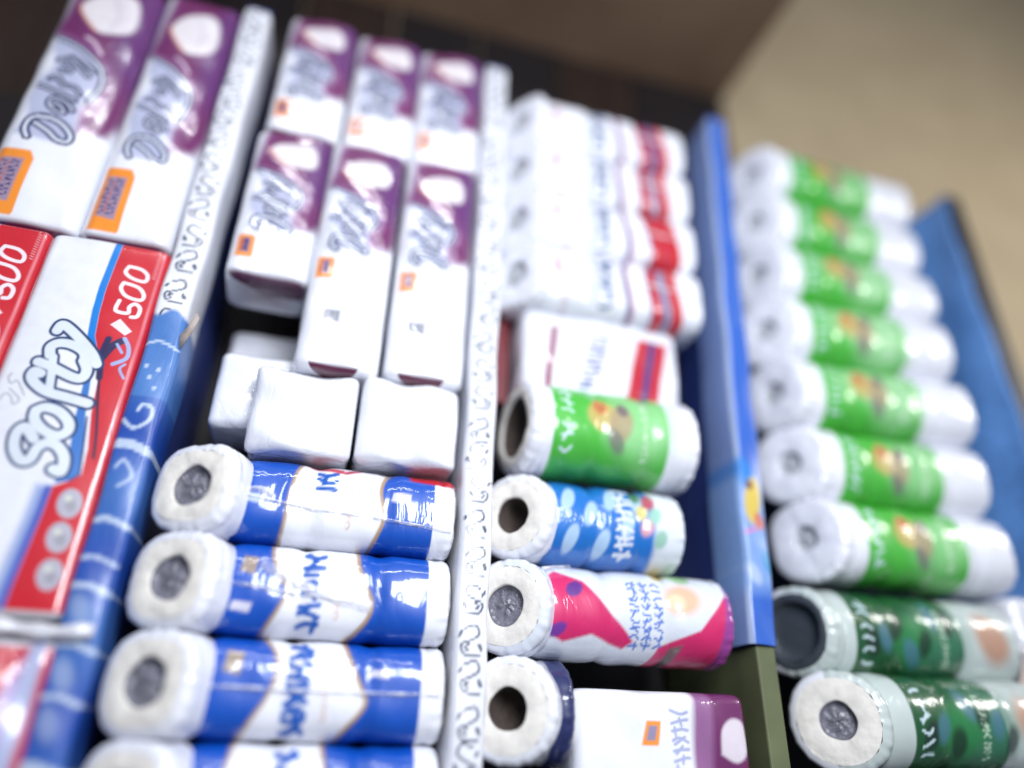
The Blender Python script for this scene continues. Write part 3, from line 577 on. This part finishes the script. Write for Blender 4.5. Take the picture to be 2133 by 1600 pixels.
for i, (zc, A, B, word, marks, red, lab) in enumerate(rows):
    t = thing('toilet_roll_pack', lab, 'roll pack', (-0.103, 0.056, zc), group='blue and white roll packs stacked in the second bin')
    at, off, sec = roll_row(t, 0.294, 0.0590, blue_row(A, B, word, marks, red), 62, seed=20 + i, first=0.092, sq=3.0)
    tr = [[(-0.02, 0.05), (0.03, -0.10), (0.10, -0.22), (0.2, -0.30), (0.288, -0.42)], [(-0.01, 0.05), (0.04, -0.02), (0.09, -0.12), (0.16, -0.20)], [(-0.03, 0.0), (0.06, -0.02), (0.15, -0.04), (0.285, -0.02)], [(0, 0), (0.28, 0)]][i]
    seam(t, at, off, 0.0590, tr, 0.0024, 3.0)
    if i == 1: seam(t, at, off, 0.0590, [(0.045, 0.45), (0.075, 0.25), (0.11, 0.0), (0.15, -0.18), (0.19, -0.28)], 0.007, 3.0)
    if i == 0: seam(t, at, off, 0.0590, [(0.005, 0.02), (0.03, 0.10), (0.045, 0.0)], 0.005, 3.0)

# ------------------------------------------------------------------ third bin
def red_row(phase, wide):
    R_ = 0.062
    def f(s, q):
        z = q * R_; k = Ink(s, z, WHITE)
        wv = 0.010 * np.sin(q * 1.4 + phase)
        x = s - 0.018 + wv; k.x = x
        k.band(0.012, 0.024, lin((205, 180, 195)), 0.004, 0.5)
        k.band(0.192, 0.242, lin((188, 35, 60)), 0.003, wide)
        k.band(0.188, 0.208, lin((195, 22, 34)), 0.002); k.band(0.226, 0.248, lin((195, 22, 34)), 0.002)
        k.band(0.207, 0.225, lin((70, 84, 140)), 0.003, 1 - wide)
        k.band(0.186, 0.190, lin((45, 60, 140)), 0.002); k.band(0.136, 0.142, lin((40, 80, 150)), 0.002); k.band(0.142, 0.149, lin((150, 44, 88)), 0.003, 0.9)
        k.x = s
        marks_col(k, 0.117, -0.052, 0.052, 0.022, 13, lin((58, 88, 134)), 0.0024, 2)
        marks_col(k, 0.092, -0.046, 0.046, 0.010, 16, lin((110, 140, 168)), 0.0012, 4)
        k.ell(0.020, 0.01, 0.006, 0.016, lin((150, 50, 70)), 0.2, 0.5, 0.7)
        return k.c
    return f
names3 = ['uppermost kitchen roll pack with red stripes under the dark overhead shelf', 'kitchen roll pack with red stripes, second from the top of the third bin',
          'kitchen roll pack with a wide red patch, third from the top of the third bin', 'kitchen roll pack with red stripes resting on the folded white pack']
for i, zc in enumerate((1.122, 0.996, 0.870, 0.744)):
    t = thing('kitchen_roll_pack', names3[i], 'roll pack', (0.325, 0.060, zc), group='red striped roll packs in the third bin')
    at, off, _ = roll_row(t, 0.312, 0.0640, red_row((0.3, 1.2, -0.4, 0.8)[i], (0.0, 0.35, 1.0, 0.25)[i]), 36, seed=30 + i, first=0.055, sq=3.6, pale=True)
    seam(t, at, off, 0.062, [(0.02, 0.6 - 0.3 * i), (0.10, 0.2), (0.28, 0.0)], 0.003)
def folded(u, z):
    k = Ink(u, z, WHITE * 0.95)
    k.poly([(0.035, 0), (0.05, 0.13), (0.064, 0.13), (0.048, 0)], lin((140, 50, 85)), 0.004, 0.9)
    k.poly([(0.185, 0.0), (0.215, 0.13), (0.275, 0.13), (0.245, 0.0)], lin((190, 28, 52)), 0.004)
    k.poly([(0.212, 0.0), (0.238, 0.13), (0.252, 0.13), (0.224, 0.0)], lin((60, 62, 130)), 0.004)
    marks_col(k, 0.112, 0.0, 0.125, 0.030, 11, lin((60, 74, 150)), 0.0020, 6, 0.003)
    return k.c
fp = thing('tissue_packet', 'white packet with slanted red and navy bars between the striped and green packs', 'tissue packet', (0.448, 0.098, 0.522))
packet_mesh('wrapper', 0.30, 0.162, 0.12, folded, fp, M_film, 90, 60, seed=40, r=0.02, rz=0.012)
bx = thing('carton', 'dark red carton in the gap beside the scroll divider, below the grey roll ends', 'carton', (0.268, 0.15, 0.52))
bm_red = plain_mat('dark_red_card', lin((120, 28, 40)), lin((100, 24, 36)), 0.5, 20)
box('carton_body', -0.022, 0.022, -0.05, 0.05, 0.0, 0.17, bm_red, bx, 0.003); box('lid', -0.0235, 0.0235, -0.052, 0.052, 0.17, 0.185, bm_red, bx, 0.002)

def green_label(W0, W1, R_, dark=False, seed=0, pale=0.4):
    BASE_ = lin((196, 208, 206)) if dark else WHITE  # white greyed on the low packs, the corner's dimness put into the colour
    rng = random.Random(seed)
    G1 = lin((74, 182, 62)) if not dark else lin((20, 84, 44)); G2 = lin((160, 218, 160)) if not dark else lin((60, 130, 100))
    def f(s, q):
        z = q * R_; k = Ink(s, z, BASE_)
        k.band(W0, W1, G1, 0.002)
        mid = (W0 + W1) / 2
        k.ell(mid + 0.05, 0.006 * (seed % 3 - 1), 0.065, R_ * (0.6 + 0.4 * pale), G2, 0.3, 0.6, 0.45 + 0.5 * pale)
        if pale > 0.6: k.ell(mid - 0.03, 0.02, 0.05, R_ * 0.5, G2, -0.2, 0.8, 0.7)
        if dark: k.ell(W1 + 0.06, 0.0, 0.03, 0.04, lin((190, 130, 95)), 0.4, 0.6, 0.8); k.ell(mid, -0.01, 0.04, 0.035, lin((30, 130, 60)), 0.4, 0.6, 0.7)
        # animal picture: a plain puppy-like shape
        if not dark:
            bx_ = W0 + 0.42 * (W1 - W0)
            k.ell(bx_, 0.010, 0.026, 0.026, lin((196, 172, 100)), 0.2, 0.3, 0.9); k.ell(bx_ + 0.03, 0.0, 0.020, 0.032, lin((170, 150, 118)), -0.2, 0.4, 0.9)
            k.ell(bx_ - 0.004, 0.026, 0.012, 0.014, lin((205, 130, 80)), 0.2, 0.3); k.ell(bx_ + 0.034, 0.024, 0.010, 0.012, lin((120, 110, 108)), 0.2, 0.3)
            for dx in (-0.008, 0.002): k.ell(bx_ + dx, 0.028, 0.0018, 0.0022, lin((40, 34, 32)), 0, 0.3)
            k.ell(bx_ - 0.003, 0.021, 0.0025, 0.0018, lin((60, 40, 36)), 0, 0.3)
            k.ell(bx_ + 0.022, -0.030, 0.012, 0.020, lin((110, 112, 108)), 0.5, 0.5, 0.8)
        else:
            for j in range(7): k.ell(W0 + 0.03 + 0.025 * j, rng.uniform(-0.03, 0.03), 0.012, 0.022, lin((70, 120, 140)) if j % 2 else lin((8, 30, 26)), rng.uniform(-0.6, 0.6), 0.6, 0.8)
        marks_col(k, W0 + 0.022, -R_ * 0.75, R_ * 0.70, 0.018, 6, lin((205, 228, 235)), 0.0019, seed)
        marks_col(k, W1 - 0.040, -R_ * 0.7, R_ * 0.6, 0.012, 12, lin((205, 232, 205)), 0.0009, seed + 1)
        return k.c
    return f
t = thing('toilet_roll_pack', 'green labelled roll pack with a puppy picture and dark left end, third bin', 'roll pack', (0.322, 0.052, 0.452))
roll_row(t, 0.265, 0.078, green_label(0.010, 0.205, 0.078, seed=5), 8, seed=45, first=0.035, sq=2.1, end='open', core_r=0.05)

def sky_label(s, q):
    R_ = 0.065; z = q * R_; k = Ink(s, z, lin((20, 112, 200)))
    k.put((s < 0.0) * 1.0, WHITE); k.put(np.clip((s - 0.165) / 0.01, 0, 1), lin((222, 230, 240)))
    for j, (x, y) in enumerate(((0.03, 0.4), (0.065, 0.1), (0.035, -0.5), (0.085, -0.55), (0.10, 0.5), (0.125, -0.1), (0.145, 0.55))):
        k.ell(x, y * R_, 0.010, 0.021, lin((176, 206, 236)), -0.35, 0.3, 0.95)
    for x, y, c in ((0.150, 0.25, (220, 210, 120)), (0.158, -0.1, (225, 160, 170)), (0.172, 0.2, (150, 205, 185)), (0.165, 0.55, (190, 70, 80)), (0.18, -0.35, (140, 190, 170)), (0.145, 0.7, (60, 120, 60))):
        k.ell(x, y * R_, 0.010, 0.014, lin(c), -0.4, 0.5, 0.9)
    marks_col(k, 0.120, -0.055, 0.055, 0.026, 9, lin((225, 232, 245)), 0.0024, 7)
    return k.c
t = thing('toilet_roll_pack', 'sky blue roll pack with pale droplets and an open cardboard core', 'roll pack', (0.330, 0.058, 0.300))
roll_row(t, 0.225, 0.065, sky_label, 44, seed=46, first=0.062, sq=2.15, end='open', core_r=0.027)
def pink_label(s, q):
    R_ = 0.066; z = q * R_; k = Ink(s, z, lin((222, 228, 240))); MG = lin((212, 36, 105))
    k.poly([(-0.01, -0.03), (-0.005, 0.035), (0.02, 0.052), (0.06, 0.038), (0.10, -0.005), (0.135, -0.04), (0.12, -0.05), (0.07, -0.034), (0.03, -0.045)], MG, 0.004)
    k.ell(0.045, 0.026, 0.014, 0.010, lin((98, 40, 140)), 0.6, 0.3); k.ell(0.020, -0.030, 0.014, 0.008, lin((110, 50, 150)), 0.5, 0.4)
    k.poly([(0.165, -0.07), (0.175, -0.045), (0.24, -0.02), (0.285, 0.03), (0.31, 0.05), (0.31, -0.07)], MG, 0.003)
    k.poly([(0.27, -0.07), (0.29, 0.05), (0.31, 0.06), (0.31, -0.07)], lin((140, 70, 160)), 0.006, 0.8)
    k.poly([(0.185, -0.07), (0.195, -0.045), (0.215, -0.04), (0.205, -0.07)], lin((120, 100, 100)), 0.003)
    k.ell(0.215, 0.022, 0.030, 0.022, lin((240, 190, 160)), 0.2, 0.6); k.ell(0.205, 0.018, 0.014, 0.012, lin((246, 214, 180)), 0, 0.6)
    k.ell(0.195, 0.062, 0.02, 0.008, lin((200, 170, 60)), 0.5, 0.5); k.ell(0.225, 0.058, 0.016, 0.01, lin((160, 200, 150)), 0, 0.5)
    for j in range(3): marks_col(k, 0.135 + 0.019 * j, -0.050, 0.045, 0.013, 9, lin((92, 124, 205)), 0.0015, 8 + j)
    return k.c
t = thing('toilet_roll_pack', 'magenta and white roll pack with crumpled film over its core', 'roll pack', (0.322, 0.058, 0.168))
at, off, _ = roll_row(t, 0.300, 0.066, pink_label, 48, seed=47, first=0.066, sq=2.2, end='film', core_r=0.028)
seam(t, at, off, 0.066, [(0.0, 0.75), (0.03, 0.85), (0.05, 0.9)], 0.003)
def plain_roll(s, q):
    k = Ink(s, q * 0.066, WHITE * 0.95); k.put(np.clip((s - 0.002) / 0.006, 0, 1), lin((34, 44, 96))); return k.c
t = thing('toilet_roll_pack', 'grey white roll with a dark open core and navy wrapper, bottom of the third bin', 'roll pack', (0.325, 0.052, 0.036))
at, off, _ = roll_row(t, 0.04, 0.066, plain_roll, 58, seed=48, first=0.078, sq=2.1, end='open', core_r=0.026, nroll=1)
def side_delsey(u, z):
    k = Ink(u, z, WHITE); P = lin((150, 100, 150))
    k.poly([(0.165, -0.02), (0.175, 0.15), (0.30, 0.15), (0.30, -0.02)], P, 0.010)
    k.poly([(0.195, -0.02), (0.205, 0.15), (0.30, 0.15), (0.30, -0.02)], PURPLE, 0.012)
    k.poly(smooth([(0.212, 0.055), (0.215, 0.085), (0.235, 0.100), (0.254, 0.092), (0.256, 0.060), (0.236, 0.045), (0.212, 0.055)]), lin((226, 216, 228)), 0.005)
    k.poly([(0.092, 0.064), (0.100, 0.094), (0.122, 0.094), (0.116, 0.064)], ORANGE, 0.002); k.poly([(0.099, 0.070), (0.103, 0.088), (0.116, 0.088), (0.111, 0.070)], lin((150, 140, 172)), 0.002)
    marks_col(k, 0.150, 0.02, 0.11, 0.024, 8, lin((170, 176, 214)), 0.002, 5)
    k.put(np.clip((u - 0.250) / 0.004, 0, 1) * (z < 0.045), lin((110, 24, 62)))
    return k.c
t = thing('napkin_packet', 'purple and white napkin packet lying on its side at the bottom of the third bin', 'napkin packet', (0.498, 0.060, -0.066))
packet_mesh('wrapper', 0.262, 0.132, 0.11, side_delsey, t, M_film, 120, 70, seed=49, r=0.014, rz=0.012, bulge=0.008)

# ------------------------------------------------------------------ fourth bin: green labelled packs
labs = ['green labelled roll pack, topmost of the tall stack in the right bin', 'green labelled roll pack, second from the top of the right stack', 'green labelled roll pack, third from the top of the right stack',
        'green labelled roll pack in the middle of the right stack', 'green labelled roll pack, third from the bottom of the right stack', 'green labelled roll pack just above the lowest green one',
        'green labelled roll pack with the clearest round end, lowest of the stack']
zs = [1.150, 1.010, 0.872, 0.734, 0.596, 0.458, 0.320]
rr = random.Random(8)
for i in range(7):
    t = thing('toilet_roll_pack', labs[i], 'roll pack', (0.845 + (0.025, 0.012, 0.004, -0.004, -0.004, 0.004, 0.012)[i], 0.066 + rr.uniform(-0.010, 0.006), zs[i]),
              ((0.0, 0.07, -0.08, 0.03, -0.05, 0.08, -0.03)[i], 0, rr.uniform(-0.045, 0.03)), 'green labelled roll packs in the right bin')
    dx = rr.uniform(-0.006, 0.006)
    roll_row(t, 0.355 + rr.uniform(-0.008, 0.01), 0.0718, green_label(0.030 + dx, 0.240 + dx, 0.0695, seed=60 + i, pale=(0.1, 0.3, 0.75, 0.9, 0.7, 0.35, 0.15)[i]), 26 + rr.uniform(-6, 6), seed=50 + i, first=0.045, sq=2.5, end='film', core_r=0.022, nroll=4, pale=True)
t = thing('kitchen_roll_pack', 'dark green roll pack with a dark grey film end, under the green stack', 'roll pack', (0.806, 0.066, 0.166), group='dark green roll packs low in the right bin')
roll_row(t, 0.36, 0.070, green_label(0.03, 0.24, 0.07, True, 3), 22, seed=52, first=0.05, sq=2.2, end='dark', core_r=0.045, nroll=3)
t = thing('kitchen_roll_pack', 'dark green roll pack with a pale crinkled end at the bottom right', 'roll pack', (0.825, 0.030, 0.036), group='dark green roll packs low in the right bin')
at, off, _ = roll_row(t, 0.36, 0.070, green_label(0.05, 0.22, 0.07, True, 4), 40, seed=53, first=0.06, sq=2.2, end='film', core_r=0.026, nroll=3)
t = thing('kitchen_roll_pack', 'orange and white packet end standing in the bottom right corner', 'tissue packet', (1.235, 0.07, -0.14))
def orange_end(u, z):
    k = Ink(u, z, WHITE * 0.85); k.ell(0.055, 0.14, 0.022, 0.06, lin((190, 125, 85)), 0.2, 0.5); k.ell(0.05, 0.30, 0.02, 0.05, lin((200, 140, 110)), -0.1, 0.6)
    k.stroke([(0.02, 0.18), (0.05, 0.22)], 0.004, lin((110, 160, 210)), 0.004); return k.c
t.name = 'tissue_packet'
packet_mesh('wrapper', 0.10, 0.385, 0.12, orange_end, t, M_white_film, 40, 80, seed=54, r=0.02, rz=0.014)

fl = mesh_obj('film_flap', [(-0.10, -0.075, 0.235), (-0.085, -0.078, 0.228), (-0.055, -0.082, 0.300), (-0.062, -0.080, 0.304), (-0.10, -0.073, 0.235), (-0.085, -0.076, 0.228), (-0.055, -0.080, 0.300), (-0.062, -0.078, 0.304)],
              [(0, 1, 2, 3), (7, 6, 5, 4), (0, 4, 5, 1), (1, 5, 6, 2), (2, 6, 7, 3), (3, 7, 4, 0)], M_white_film, t, np.tile(lin((200, 180, 170)), (8, 1)), smooth=False)
